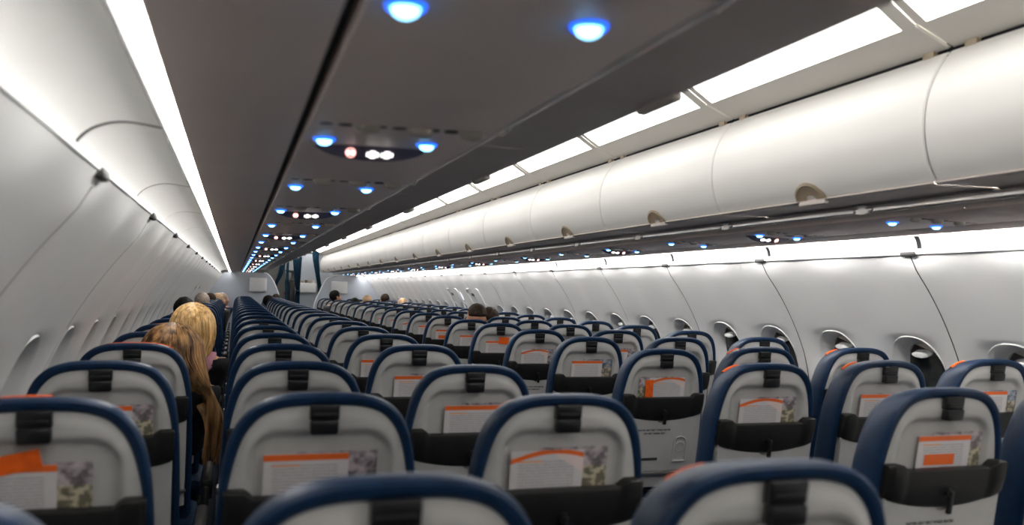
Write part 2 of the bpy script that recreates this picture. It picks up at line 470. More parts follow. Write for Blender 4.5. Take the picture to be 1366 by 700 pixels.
# service panels, one per seat row: two blue reading lights, air nozzles, every second one a lit sign
def disc(mb, c, r, h, n=24, sx=1.0, dome=.3):
    rings = []
    for q, z in ((1, 0), (1, -h * (1 - dome)), (.8, -h * (1 - dome * .3)), (.45, -h)):
        rings.append([(c[0] + r * q * sx * math.cos(2 * PI * k / n), c[1] + r * q * math.sin(2 * PI * k / n), c[2] + z) for k in range(n)])
    return mb.loft(rings, True, True)
def make_service(side, sign):
    t = thing('service_panel', '', 'service panel', (0, 0, 0), 'overhead service panels of the %s side' % SN[side])
    hl = PITCH / 2 - .0025
    pts = [(1.122, .507), (1.122, .4865), (1.119, .484), (1.0, .486), (.81, .4905), (.805, .494), (.805, .51)]
    p = MB(); p.loft([[(side * x, y, z) for x, z in pts] for y in (-hl, hl)], False)
    p.loft([[(side * x, y, z + .006) for x, z in pts] for y in (-hl, hl)], False)
    p.build('panel', M['taupe'], t)
    for x, z in ((1.083, .4845), (.894, .4885)):
        l = MB(); disc(l, (0, 0, 0), .0145, .0115, dome=.85)
        lo = l.build('reading_light', M['lamp'], t, (side * x, 0, z - .0))
        rg = MB()  # halo of the lamp, modelled as a glowing collar
        rings = []
        for q, zz in ((.0145, -.001), (.0155, -.004), (.0185, -.0035), (.0200, 0)):
            rings.append([(q * math.cos(2 * PI * k / 24), q * math.sin(2 * PI * k / 24), zz) for k in range(24)])
        rg.loft(rings, True); rg.build('halo_ring', M['ring'], lo)
    for j, x in enumerate((1.055, .965, .875)):
        z = .4862 + (1.1 - x) * .014
        v = MB(); disc(v, (0, 0, 0), .013, .014, sx=1.7, dome=.5)
        vo = v.build('air_nozzle', M['vent'], t, (side * (x - .028), -.15, z))
        h = MB()
        disc(h, (side * .036, .004, 0), .0125, .003); disc(h, (side * .068, .004, .0), .0125, .003)
        h.build('nozzle_seat', M['vent_hole'], vo)
    if sign:
        s = MB()
        n = 28
        ya, yb, xc, hw = .052, .082, .9885, .108
        def arc(q): return (1 - q * q) ** .5
        def zz(x): return .4866 + (1.1 - x) * .0135
        r0, r1, r2, r3 = [], [], [], []
        for k in range(n + 1):
            q = -1 + 2 * k / n; x = xc + hw * q; a = arc(q)
            r0.append((side * x, ya + .012 * (1 - a), zz(x) + .001))
            r1.append((side * x, ya + .004 + .010 * (1 - a), zz(x) - .003 * a))
            r2.append((side * x, ya + .012 + .014 * a, zz(x) - .027 * a))
            r3.append((side * x, ya + .050 + .02 * a, zz(x) + .001))
        s.loft([r0, r1, r2, r3], False)
        so = s.build('sign_plate', M['plate'], t)
        def F(x, u, off=.0012):           # point on the slanted sign face, u from 0 (top) to 1 (lower edge)
            q = (x - xc) / hw; a = arc(q)
            y0, z0 = ya + .004 + .010 * (1 - a), zz(x) - .003 * a
            y1, z1 = ya + .012 + .014 * a, zz(x) - .027 * a
            return (side * x, y0 + (y1 - y0) * u - off, z0 + (z1 - z0) * u - off * .6)
        def quad(m_, x0, x1, u0, u1, off=.0012):
            m_.add([F(x0, u0, off), F(x1, u0, off), F(x1, u1, off), F(x0, u1, off)], [(0, 1, 2, 3)])
        xs = 1.027                        # no-smoking pictogram: ring with a bar over a cigarette
        ic = MB(); ring = []
        for q in (.0072, .0098):
            ring.append([F(xs + q * math.cos(2 * PI * k / 20), .50 + q / .027 * math.sin(2 * PI * k / 20)) for k in range(20)])
        ic.loft(ring, True)
        ic.add([F(xs + a, .5 + b) for a, b in ((-.0068, -.20), (-.0050, -.28), (.0068, .20), (.0050, .28))], [(0, 1, 2, 3)])
        ic.build('no_smoking_pictogram', M['icon_red'], so, smooth=False)
        cg = MB(); quad(cg, xs - .008, xs + .008, .40, .62, .0008)
        cg.build('cigarette_pictogram', M['icon'], so, smooth=False)
        for xs in (.985, .957):           # seat-belt pictograms: two strap ends and a buckle
            b = MB()
            quad(b, xs - .0115, xs - .0058, .38, .66); quad(b, xs + .0058, xs + .0115, .38, .66); quad(b, xs - .0050, xs + .0050, .26, .76)
            b.build('seat_belt_pictogram', M['icon'], so, smooth=False)
        g = MB(); quad(g, .9695, .9725, .42, .6); g.build('indicator', M['icon_green'], so, smooth=False)
    return t
for side in (-1, 1):
    proto = {True: make_service(side, True), False: make_service(side, False)}
    kms = {k: kidmap_of(v) for k, v in proto.items()}
    used = set()
    for n in range(0, 23):
        y = .605 + PITCH * n
        sg = (n % 2 == 1)
        lab = '%s service panel with two blue lights%s, %s from the camera' % (SN[side], ' and lit sign' if sg else '', nth(n))
        if sg not in used:
            proto[sg].location = (0, y, H); proto[sg]['label'] = lab; used.add(sg)
        else:
            dup(proto[sg], kms[sg], (0, y, H), lab)
    # plain tail of the panel run behind the camera
    pt = MB(); pt.loft([[(side * x, y, H + z) for x, z in [(1.122, .507), (1.122, .4865), (1.0, .486), (.81, .4905), (.805, .51)]] for y in (YREAR, .605 - PITCH / 2)], False)
    tag(pt.build('trim_5' if side < 0 else 'trim_6', M['taupe']), 'plain taupe panel closing the %s service channel at the rear' % SN[side], 'trim', kind='structure')

# handrails with row markers
for side in (-1, 1):
    t = thing('handrail', 'pale handrail running along the lower edge of the %s bins' % SN[side], 'handrail', (side * .774, 0, H + .5235), 'cabin handrails')
    r = MB()
    sec = [(math.copysign(abs(math.cos(a)) ** .45, math.cos(a)) * .010, math.copysign(abs(math.sin(a)) ** .45, math.sin(a)) * .0145) for a in [2 * PI * (k + .5) / 20 for k in range(20)]]
    sec = [(x - side * z * .052, z) for x, z in sec]
    r.loft([[(x, y, z) for x, z in sec] for y in [YREAR + (YB - YREAR) * i / 30 for i in range(31)]], True, True)
    r.build('rail', M['rail'], t)
    mk = MB()
    rings = []
    for q, d in ((1, 0), (1, .004), (.93, .0055), (.4, .0055)):
        rings.append([(side * (-.009 - d - .0165 * q * math.sin(2 * PI * k / 24) * .052), .046 * q * math.cos(2 * PI * k / 24), -.001 + .0165 * q * math.sin(2 * PI * k / 24)) for k in range(24)])
    mk.loft(rings, True, True)
    mm = mk.mesh('row_marker', M['rail'])
    for k in range(20):
        y = 2.13 - .828 * 2 + .828 * k
        if y < YB - .2: obj('row_marker', mm, t, (0, y, 0))

# overhead bins
DOOR = catmull([(.562, .548), (.541, .582), (.526, .630), (.5185, .690), (.5255, .760), (.551, .828), (.583, .875), (.606, .905)], 5)
def make_bin(side):
    t = thing('overhead_bin', '', 'overhead bin', (0, 0, 0), 'overhead bins of the %s side' % SN[side])
    hl = BAY / 2 - .0025
    def xf(x, y, z): return (side * x, y, z)
    d = MB()
    ys = [-hl, -hl + .004, -hl + .012, -hl * .5, 0, hl * .5, hl - .012, hl - .004, hl]
    of = [.008, .002, 0, 0, 0, 0, 0, .002, .008]
    d.loft([[xf(p.x + o, y, p.y) for p in DOOR] for y, o in zip(ys, of)], False)
    d.loft([[xf(p.x + o + .014, y, p.y) for p in DOOR] for y, o in zip(ys, of)], False)
    d.loft([[xf(p.x, y, p.y) for p in DOOR[:1]] + [xf(DOOR[0].x + .014, y, DOOR[0].y)] for y in (-hl, hl)], False)
    do = d.build('door', M['bin'], t)
    b = MB()
    pts = [(.585, .565), (.562, .545), (.559, .541), (.565, .538), (.60, .5385), (.735, .5415), (.775, .542), (.797, .535), (.803, .515), (.803, .50)]
    b.loft([[xf(x, y, z) for x, z in pts] for y in (-hl - .001, hl + .001)], False)
    b.build('bin_floor', M['taupe_dark'], t)
    # half-round latch cup on the lower edge of the door
    l = MB()
    n = 24
    rings = []
    for q, o in ((1.0, .000), (1.0, -.004), (.86, -.0065), (.80, -.001), (.3, .0)):
        r = []
        for k in range(n + 1):
            a = PI * k / n
            yy = .074 * q * math.cos(a); ss = .062 * q * math.sin(a)
            i = min(ss / .0085, len(DOOR) - 2); f = i - int(i); p = DOOR[int(i)].lerp(DOOR[int(i) + 1], f)
            r.append(xf(p.x + o - .001, yy, p.y - .004))
        rings.append(r)
    l.loft(rings, False)
    l.build('latch', M['tan'], do, (0, -.02, 0))
    cl = MB()                                  # latch foot that hangs under the door edge
    cl.box((side * .568 - .010, -.085, .527), (side * .568 + .010, .045, .541), .005)
    cl.build('latch_foot', M['taupe_dark'], t)
    hm = MB().box((-.008, 0, .9), (.008, .04, .925), .002).mesh('hinge', M['tan'])
    for yy in (-hl + .05, hl - .09): obj('hinge', hm, t, (side * .612, yy, 0))
    g = MB(); g.loft([[xf(x, y, z) for x, z in [(.60, .893), (.632, .915), (.615, .935)]] for y in (-hl - .0025, hl + .0025)], False)
    g.build('hinge_gap', M['gap'], t)
    return t
for side in (-1, 1):
    pr = make_bin(side); km = kidmap_of(pr)
    for k in range(-2, 16):
        y = Y0 + (k + .5) * BAY
        lab = 'white curved overhead bin with tan latch, %s side, %s from the rear' % (SN[side], nth(k + 2))
        if k == -2: pr.location = (0, y, H); pr['label'] = lab
        else: dup(pr, km, (0, y, H), lab)

# ceiling lights above the bins
def make_ceiling_light(side, hl=BAY / 2 - .003):
    t = thing('ceiling_light', '', 'light', (0, 0, 0), 'ceiling lights above the %s bins' % SN[side])
    def P(u, y, o=0.0):       # u runs from the bin edge (0) up to the ceiling (1)
        x0, z0, x1, z1 = .613, .917, .497, .962
        x2, z2 = .30, 1.088
        if u <= .35: f = u / .35; x, z = x0 + (x1 - x0) * f, z0 + (z1 - z0) * f
        else: f = (u - .35) / .65; x, z = x1 + (x2 - x1) * f, z1 + (z2 - z1) * f
        return (side * (x + o * .54), y, z + o * .84)
    f = MB()
    us = [0, .1, .25, .335, .36]
    f.loft([[P(u, y, .006 if e else 0) for u in us] for y, e in ((-hl, 1), (-hl + .006, 0), (0, 0), (hl - .006, 0), (hl, 1))], False)
    for a, b in ((-hl, -hl + .050), (hl - .030, hl)):
        f.loft([[P(u, y) for u in (.36, .6, .8, 1)] for y in (a, b)], False)
    f.build('frame', M['fairing'], t)
    d = MB()
    d.loft([[P(u, y, .004) for u in (.355, .6, .8, 1)] for y in (-hl + .048, hl - .028)], False)
    d.loft([[P(u, y, .010) for u in (.355, .6, .8, 1)] for y in (-hl + .048, hl - .028)], False)
    d.build('diffuser', M['lens_ceiling'], t)
    return t
for side in (-1, 1):
    pr = make_ceiling_light(side); km = kidmap_of(pr)
    for k in range(-2, 17):
        y = Y0 + (k + .5) * BAY
        lab = 'bright white ceiling light panel above the %s bins, %s from the rear' % (SN[side], nth(k + 2))
        if k == -2: pr.location = (0, y, H); pr['label'] = lab
        else: dup(pr, km, (0, y, H), lab)

for side in (-1, 1):  # unseen rear ceiling lights, added to brighten the seat backs
    t = make_ceiling_light(side, 3 * BAY - .003); t.location = (0, Y0 - 5 * BAY, H)
    t['label'] = 'long unseen ceiling light added above the %s bins in the rear cabin' % SN[side]
    d = MB(); d.loft([[(side * p.x, y, H + p.y) for p in DOOR] + [(side * x, y, H + z) for x, z in ((.63, .92), (.80, .52), (.565, .539))] for y in (YREAR, Y0 - 2 * BAY - .003)], True)
    tag(d.build('trim_8' if side < 0 else 'trim_9', M['bin']), 'white %s bin run of the rear cabin' % SN[side], 'trim', kind='structure')

# ------------------------------------------------------------------ seats
LEAN = .17
def S(x, d, z):               # seat-back frame: d is depth forward of the rear face, z relative to the top
    return (x, d - z * LEAN, H + z)
HALF = [(0.0, 0.0), (.040, -.0005), (.074, -.003), (.105, -.010), (.130, -.021), (.150, -.037), (.166, -.057), (.178, -.082),
        (.187, -.112), (.194, -.150), (.199, -.195), (.203, -.26), (.206, -.36), (.207, -.48), (.207, -.62)]
HALF = [(v.x, v.y) for v in catmull([(a, b, 0) for a, b in HALF], 3)]
OUT = [(-x, z) for x, z in HALF[::-1]] + HALF[1:]
def offset(o):
    n = len(OUT); r = []
    for i, (x, z) in enumerate(OUT):
        a = OUT[max(i - 1, 0)]; b = OUT[min(i + 1, n - 1)]
        tx, tz = b[0] - a[0], b[1] - a[1]; L = math.hypot(tx, tz)
        k = 1.0 if z > -.05 else max(.68, 1 - (-.05 - z) * 2.2)
        r.append((x - tz / L * o * k, z + tx / L * o * k))
    if o < 0:
        pass
    return r
COLN = ['left window column', 'left middle column', 'left aisle column', 'right aisle column', 'right middle column', 'right window column']

leather = MB()
rings = []
for o, d in ((-.032, .020), (-.027, .006), (-.0235, -.002), (-.016, -.0065), (-.007, -.006), (-.0015, -.001), (.0005, .010), (.0, .025), (-.003, .045),
             (-.009, .070), (-.018, .095), (-.030, .114), (-.05, .128), (-.08, .136)):
    rings.append([S(x, d, z) for x, z in offset(o)])
leather.loft(rings, False)
front = rings[-1]; fc = [Vector(p) for p in front]
n = len(front)
leather.add(front, [tuple(range(n))])
leather.loft([[r[0] for r in rings], [r[-1] for r in rings]], False)
leather.box((-.205, .12, H - .66), (.205, .235, H - .60), .02)
me_leather = leather.mesh('back_cushion', M['leather'])

inner = offset(-.0255)
itop = [(x, z) for x, z in inner]
def ztop(x):
    best = -.05
    for (x0, z0), (x1, z1) in zip(itop, itop[1:]):
        if x0 <= x <= x1 and x1 > x0:
            return z0 + (z1 - z0) * (x - x0) / (x1 - x0)
    return best
WIN = max(x for x, z in inner if z > -.28)
def niche(x, z):              # how far a point lies inside the pocket recess
    hw, top, r = .142, -.080, .055
    ax = abs(x) - (hw - r); az = z - (top - r)
    if ax > 0 and az > 0: dd = math.hypot(ax, az) - r
    else: dd = max(abs(x) - hw, z - top)
    return sstep(.006, -.010, dd)
shell = MB()
NX, NZ = 60, 70
vs = []
for i in range(NZ + 1):
    for j in range(NX + 1):
        a = -1 + 2 * j / NX
        x = WIN * math.sin(a * PI / 2) * .9995
        zt = ztop(x)
        f = i / NZ
        z = zt + (-.60 - zt) * (f ** 1.25)
        e = min(1, (WIN - abs(x)) / .03); e2 = min(1, max(0, (zt - z)) / .03)
        d = .002 - .006 * sstep(0, 1, min(e, e2)) + .0165 * niche(x, z) * sstep(-.33, -.30, z)
        if z < -.29: d -= .012 * sstep(-.29, -.31, z) * sstep(0, .2, e)
        vs.append(S(x, d, z))
shell.add(vs, [(i * (NX + 1) + j, i * (NX + 1) + j + 1, (i + 1) * (NX + 1) + j + 1, (i + 1) * (NX + 1) + j) for i in range(NZ) for j in range(NX)])
me_shell = shell.mesh('back_shell', M['shell'])

# lower service panel with a notch under the tray latch
panel = MB()
poly = []
for k in range(31):
    x = -.186 + .372 * k / 30
    z = -.304 + .026 * (x / .186) ** 2
    if abs(x) < .026: z -= .016 * math.cos(x / .026 * PI / 2) ** .5
    poly.append((x, z))
poly += [(.186, -.50), (.176, -.527), (-.176, -.527), (-.186, -.50)]
panel.prism(poly, -.022, -.012, S)
me_panel = panel.mesh('lower_panel', M['shell'], angle=30)
arch = MB()
pts = [S(.098 + .030 * math.cos(a), -.0235, -.41 + .030 * math.sin(a)) for a in [PI * k / 16 for k in range(17)]]
pts = [S(.128, -.0235, -.485)] + pts + [S(.068, -.0235, -.485)]
arch.tube(pts, .0035, 8)
arch.tube([S(.066, -.0235, -.487), S(.130, -.0235, -.487)], .004, 8)
pts = [S(.098 + .021 * math.cos(a), -.0225, -.425 + .021 * math.sin(a)) for a in [2 * PI * k / 16 for k in range(17)]]
arch.tube(pts, .002, 6)
me_arch = arch.mesh('coat_hook_recess', M['shell'])
foot = MB(); foot.box((-.19, -.03, -.0), (.19, -.012, .012), .003, None)
for v in range(len(foot.v)):
    x, y, z = foot.v[v]; foot.v[v] = S(x, y, -.548 + z)
me_foot = foot.mesh('trim_strip', M['metal'])

tray = MB()
tp = []
for k in range(41):           # top edge: raised ends, lower middle
    x = -.190 + .380 * k / 40
    lug = sstep(.132, .150, abs(x))
    tp.append((x, -.207 + .016 * lug))
bt = [(-.190 + .380 * k / 40, -.309 + .030 * abs((-.190 + .380 * k / 40) / .190) ** 2.2) for k in range(41)]
secs = []
def tray_ring(t, inset):
    (x, z0), (_, z1) = t
    return
ringsT = []
for k in range(41):
    x = tp[k][0]; z0 = tp[k][1]; z1 = bt[k][1]
    e = 1 - sstep(.178, .1901, abs(x)) * .35
    lug = sstep(.132, .150, abs(x))
    zc = (z0 + z1) / 2; hz = (z0 - z1) / 2 * (1 - .08 * sstep(.182, .1901, abs(x)))
    D = (.032 + .007 * lug) * e
    ringsT.append([S(x, d, z) for d, z in ((-.004, zc + hz), (-.004 - D * .8, zc + hz), (-.004 - D * .95, zc + hz - .003), (-.004 - D, zc + hz - .009),
                                          (-.004 - D * .98, zc), (-.004 - D * .80, zc - hz + .012), (-.004 - D * .66, zc - hz + .003), (-.004 - D * .55, zc - hz), (-.004, zc - hz))])
tray.loft(ringsT, True, True)
me_tray = tray.mesh('tray_table', M['tray'], angle=35)
knob = MB()
knob.tube([S(0, -.030, -.268), S(0, -.046, -.268)], [.011, .011], 14)
knob.box((-.0065, -.052, -.322), (.0065, -.040, -.262), .003)
for i, (x, y, z) in enumerate(knob.v):
    if z < 0: knob.v[i] = S(x, y, z)
me_knob = knob.mesh('tray_latch', M['black'])
hook = MB()
hook.box((-.0295, -.020, -.054), (.0295, -.002, -.021), .004)
hook.box((-.0285, -.026, -.083), (.0285, -.004, -.052), .006)
hook.box((-.024, -.0225, -.046), (.024, -.016, -.038), .002)
hook.v = [S(*v) for v in hook.v]
me_hook = hook.mesh('coat_hook', M['black'])
lip = MB()
lip.box((-.138, -.0025, -.30), (.138, -.0005, -.215)); lip.v = [S(*v) for v in lip.v]

def text_mesh(name, lines, size, m):
    mb = MB()
    for k, t in enumerate(lines):
        cu = bpy.data.curves.new('t', 'FONT'); cu.body = t; cu.size = size; cu.align_x = 'CENTER'; cu.resolution_u = 1; cu.offset = .0005
        o = bpy.data.objects.new('t', cu); COL.objects.link(o)
        bpy.context.view_layer.update()
        me = o.to_mesh()
        mb.add([S(v.co.x - .030, -.0226, -.352 - k * size * 1.5 + v.co.y) for v in me.vertices], [tuple(p.vertices) for p in me.polygons])
        o.to_mesh_clear(); bpy.data.objects.remove(o); bpy.data.curves.remove(cu)
    return mb.mesh(name, m, smooth=False)
me_text = text_mesh('printed_notice', ['FASTEN SEAT BELT WHILE SEATED', 'LIFE VEST UNDER SEAT'], .0100, M['ink'])
stripe = MB(); stripe.box((-.13, -.0232, -.482), (-.005, -.0222, -.470)); stripe.v = [S(*v) for v in stripe.v]
me_stripe = stripe.mesh('notice_strip', M['ink'], smooth=False)

seatc = MB()
seatc.box((-.222, .25, .35), (.222, .655, .446), .035)
me_seat = seatc.mesh('seat_cushion', M['leather'])
pan = MB(); pan.box((-.215, .20, .31), (.215, .63, .345), .01)
me_pan = pan.mesh('seat_pan', M['tray'])
arm = MB()
arm.box((.239, .17, .585), (.277, .53, .625), .012)
arm.box((.246, .16, .37), (.270, .23, .60), .008)
me_arm = arm.mesh('armrest', M['tray'])
bk = MB(); bk.box((.2465, .155, .42), (.2695, .1595, .50), .001)
me_leg = MB().tube([(0, 0, 0), (0, .02, .31)], .018, 10).box((-.03, -.05, 0), (.03, .06, .012), .004).mesh('leg', M['metal'])
# orange headrest cover showing over the top edge
def cover(i0, i1, lo=0.0):
    c = MB(); rr = []
    ol = [offset(o - lo) for o in (-.0085, -.001, -.002, -.02)]
    for o, d in zip(ol, (.066, .072, .082, .100)):
        rr.append([S(x, d, z) for x, z in o[i0:i1]])
    c.loft(rr, False); return c.mesh('headrest_cover', M['orange'])
mid = len(HALF) - 1
me_cover_full = cover(mid - 13, mid + 13)
me_cover_side = cover(mid - 14, mid - 6, .0045)
me_cover_low = cover(mid - 13, mid - 5, .0095)
me_cover_part = cover(mid - 13, mid + 2, .002)
belt = MB(); belt.box((-.24, .34, .455), (-.20, .40, .475), .006); 
me_belt = MB().box((-.224, .45, .40), (-.214, .49, .50), .003).box((-.228, .445, .495), (-.207, .505, .53), .005).mesh('belt_buckle', M['metal'])

def make_seat():
    t = thing('airline_seat', '', 'seat', (0, 0, 0), 'airline seats of the cabin')
    obj('back_cushion', me_leather, t)
    sh = obj('back_shell', me_shell, t); obj('coat_hook', me_hook, sh)
    lp = obj('lower_panel', me_panel, t); obj('hook_recess', me_arch, lp); obj('printed_notice', me_text, lp); obj('notice_strip', me_stripe, lp)
    obj('trim_strip', me_foot, t)
    tr = obj('tray_table', me_tray, t); obj('tray_latch', me_knob, tr)
    obj('seat_cushion', me_seat, t); obj('seat_pan', me_pan, t); obj('armrest', me_arm, t)
    obj('belt_buckle', me_belt, t)
    for x in (-.10, .10):
        obj('leg', me_leg, t, (x, .30, 0)); obj('leg', me_leg, t, (x, .56, 0))
    return t
SHIFT = {('A', 2): .012, ('A', 3): .033, ('B', 1): .010, ('B', 2): .034, ('B', 3): .017, ('B', 4): .013, ('C', 3): -.024, ('C', 4): .018,
         ('D', 4): -.037, ('D', 7): .019, ('D', 8): .012, ('D', 9): .011, ('D', 10): .008, ('E', 3): .011, ('E', 7): .013,
         ('F', 3): .018, ('F', 4): -.019, ('F', 5): -.018, ('F', 8): -.026}
DZ = {('C', 2): -.004, ('C', 3): -.007, ('D', 3): -.004, ('D', 4): -.008, ('D', 5): -.004, ('D', 6): -.004, ('D', 8): -.004, ('F', 3): .008, ('F', 5): .004, ('E', 3): .004}
SKIP = {('A', 1), ('D', 1), ('E', 1), ('F', 1), ('F', 2)}
SKIP.discard(('A', 1))
FULL = {('A', 4), ('A', 6)}
SIDE = {('C', 1), ('D', 3), ('E', 3), ('F', 4), ('F', 3), ('E', 2), ('E', 4), ('C', 2)}
proto = make_seat(); km = kidmap_of(proto)
first = True
ROWS = 22
SEAT = {}
for ci, cl in enumerate('ABCDEF'):
    for r in range(1, ROWS + 1):
        if (cl, r) in SKIP: continue
        dy = SHIFT.get((cl, r), random.uniform(-.008, .008)); dz = DZ.get((cl, r), 0)
        loc = (COLX[ci], r * PITCH + dy, dz)
        lab = 'navy-rimmed grey airline seat, %s, %s row from the camera' % (COLN[ci], nth(r - 1))
        if first: proto.location = loc; proto['label'] = lab; o = proto; first = False
        else: o = dup(proto, km, loc, lab, ('armrest',) if cl == 'F' else ())
        SEAT[(cl, r)] = loc
        if (cl, r) in FULL: obj('headrest_cover', me_cover_full, o)
        if (cl, r) == ('A', 2): obj('headrest_cover', me_cover_part, o)
        if (cl, r) in SIDE: obj('headrest_cover', me_cover_low if cl == 'C' else me_cover_side, o)

# ------------------------------------------------------------------ cards and magazines in the seat pockets
def sheet(w, top, depth, name, m, bend=.0):
    mb = MB(); vs = []
    n = 8
    for side_ in (0, 1):
        for j in range(n + 1):
            x = -w / 2 + w * j / n
            for z in (-.235, top):
                vs.append((x, depth + side_ * .0012 + bend * math.sin(PI * j / n), z))
    N = (n + 1) * 2
    fs = []
    for j in range(n):
        a = j * 2
        fs += [(a, a + 2, a + 3, a + 1), (N + a, N + a + 1, N + a + 3, N + a + 2), (a + 1, a + 3, N + a + 3, N + a + 1), (a, N + a, N + a + 2, a + 2)]
    fs += [(0, 1, N + 1, N), (2 * n, N + 2 * n, N + 2 * n + 1, 2 * n + 1)]
    mb.add(vs, fs)
    mb.v = [S(*v) for v in mb.v]
    return mb.mesh(name, m, smooth=False)
me_card = {k: sheet(.170, -.124, .0005, 'safety_card', CARD[k]) for k in CARD}
me_mag = [sheet(.165, -.119, .0055, 'magazine', m) for m in MAG]
def slip(w, h, ang, dz):
    t = MB(); t.box((-w / 2, -.0030, -h / 2), (w / 2, -.0018, h / 2))
    ca, sa = math.cos(ang), math.sin(ang)
    t.v = [S(x * ca - z * sa, d, -.18 + dz + x * sa + z * ca) for x, d, z in t.v]
    return t.mesh('leaflet', M['orange'], smooth=False)
vis_cards = {'A': [2, 3, 4], 'B': [2, 3], 'C': range(2, 6), 'D': range(2, 15), 'E': list(range(3, 8)) + [2], 'F': [3, 4, 5]}
KIND = {('A', 2): 'straight', ('B', 2): 'straight', ('C', 2): 'curve', ('D', 2): 'block', ('D', 3): 'curve', ('D', 4): 'curve', ('D', 5): 'straight', ('D', 6): 'curve',
        ('C', 3): 'straight', ('E', 3): 'straight', ('F', 3): 'straight'}
DX = {('A', 2): -.050, ('B', 2): -.030, ('C', 2): -.034, ('D', 2): .004, ('D', 3): -.02, ('D', 4): .02, ('D', 5): -.01, ('D', 6): -.02, ('C', 3): .0}
for ci, cl in enumerate('ABCDEF'):
    for r in vis_cards[cl]:
        x, y, z = SEAT[(cl, r)]
        dx = DX.get((cl, r), random.uniform(-.03, .02))
        k = KIND.get((cl, r), random.choice(['straight', 'curve', 'straight', 'block']))
        pos = '%s, %s row' % (COLN[ci], nth(r - 1))
        o = obj('safety_card', me_card[k], None, (x + dx, y, z))
        tag(o, 'white safety card with orange stripe in seat pocket, %s' % pos, 'card', 'safety cards in the seat pockets')
        mx = .062 if dx < .01 else -.05
        mi = 1 if (cl, r) in (('A', 2), ('C', 2), ('D', 3), ('D', 2)) else random.choice([0, 0, 1, 2])
        mx = max(-.050, min(.050, dx + mx))
        o = obj('magazine', me_mag[mi], None, (x + mx, y, z + random.uniform(-.004, .003)))
        tag(o, 'glossy magazine behind the safety card, %s' % pos, 'magazine', 'magazines in the seat pockets')
for cl, r, dx, w_, h_, ang, dz_, what in (('A', 2, -.055, .13, .036, .20, .056, 'slanted'), ('D', 4, -.065, .036, .085, .06, .004, 'upright'), ('D', 7, .03, .07, .05, -.06, .058, 'slanted')):
    x, y, z = SEAT[(cl, r)]
    o = obj('leaflet', slip(w_, h_, ang, dz_), None, (x + dx, y, z))
    tag(o, 'plain orange %s leaflet in seat pocket, %s, %s row' % (what, COLN['ABCDEF'.index(cl)], nth(r - 1)), 'leaflet')

import numpy as np
# ------------------------------------------------------------------ forward partitions, curtains and galley
def partition(side, edge, name, label):
    """upright partition from the sidewall to its curved aisle edge; edge: (x, z) points from top to floor"""
    ep = catmull([(side * x, z, 0) for x, z in edge], 6)
    wallp = [(p.x - .012, p.y) for p in PROF[::4]]
    top = [(1.45, .46), (1.30, .475), (1.1, .475), (.80, .480)]
    poly = [(p.x, p.y) for p in ep]                       # mirrored so that x grows towards the wall
    poly = poly + [(x, z) for x, z in wallp[::-1]] + top
    mb = MB(); mb.prism(poly, -.02, .02, lambda x, d, z: (side * x, YB + d, H + z))
    w = mb.build(name, M['bulk']); tag(w, label, 'partition', kind='structure')
    e = MB(); e.tube([(side * p.x, YB - .006, H + p.y) for p in ep], .016, 8)
    e.build('edge_trim', M['white'], w)
    return w
partition(-1, [(-.66, .475), (-.589, .455), (-.51, .37), (-.445, .263), (-.385, .12), (-.344, 0), (-.315, -.25), (-.31, -1.15)], 'wall_front', 'pale blue grey partition with curved white edge ahead of the left seats')
partition(1, [(.84, .475), (.735, .445), (.629, .39), (.555, .27), (.497, .131), (.43, -.02), (.383, -.19), (.35, -.5), (.345, -1.15)], 'wall_front_right', 'pale blue grey partition with curved white edge ahead of the right seats')
for x0, x1, z0, z1, lab in ((-.943, -.604, .086, .373, 'white square box mounted on the partition ahead of the left seats'),
                            (.717, 1.058, .090, .345, 'white square box mounted on the partition ahead of the right seats')):
    t = thing('wall_box', lab, 'box', ((x0 + x1) / 2, YB - .02, H + (z0 + z1) / 2))
    hx, hz = (x1 - x0) / 2, (z1 - z0) / 2
    MB().box((-hx, -.06, -hz), (hx, -.001, hz), .012).build('body', M['white'], t)
    MB().box((-hx + .015, -.066, -hz + .015), (hx - .015, -.0605, hz - .015), .003).build('door', M['white'], t)
MB_ = MB().box((-.18, YB - .035, H - .05), (-.10, YB - .021, H + .0), .003)
def curtain(name, label, pts, depth=.03, folds=5):
    """pts: (z, x_left, x_right) down the curtain; hanging folds"""
    mb = MB(); n = folds * 10; rows = []
    P_ = catmull([(z, a, b) for z, a, b in pts], 5)
    for p in P_:
        rows.append([(p.y + (p.z - p.y) * j / n, 18.62 + depth * math.sin(2 * PI * folds * j / n) * (.6 + .4 * math.sin(p.x * 5)), H + p.x) for j in range(n + 1)])
    mb.loft(rows, False)
    mb.loft([[(x, y + .006, z) for x, y, z in r] for r in rows], False)
    t = thing(name, label, 'curtain', (0, 0, 0))
    mb.build('cloth', M['curtain'], t)
    return t
curtain('curtain', 'teal curtain drawn to the left side of the aisle doorway', [(.72, -.31, -.20), (.45, -.36, -.26), (.26, -.42, -.35), (.0, -.44, -.38), (-.5, -.44, -.37), (-1.12, -.44, -.36)], folds=3)
c = curtain('curtain', 'teal curtain tied back in the middle of the aisle doorway', [(.86, -.06, .14), (.6, -.035, .13), (.3, .0, .12), (.13, .03, .115), (-.1, .01, .12), (-.6, .0, .13), (-1.12, -.01, .14)], folds=5)
MB().box((.02, 18.57, H + .10), (.125, 18.68, H + .135), .008).build('tie_band', M['curtain'], c)
curtain('curtain', 'teal curtain slanting beside the right bins at the doorway', [(1.06, .34, .50), (.8, .37, .50), (.45, .44, .535), (.18, .49, .58), (-.1, .46, .56), (-.6, .44, .56), (-1.12, .43, .56)], folds=4)
curtain('curtain', 'dark teal curtain strip hanging by the galley opening', [(.74, -.185, -.13), (.3, -.19, -.125), (-.4, -.19, -.12), (-1.12, -.19, -.12)], folds=2, depth=.012)
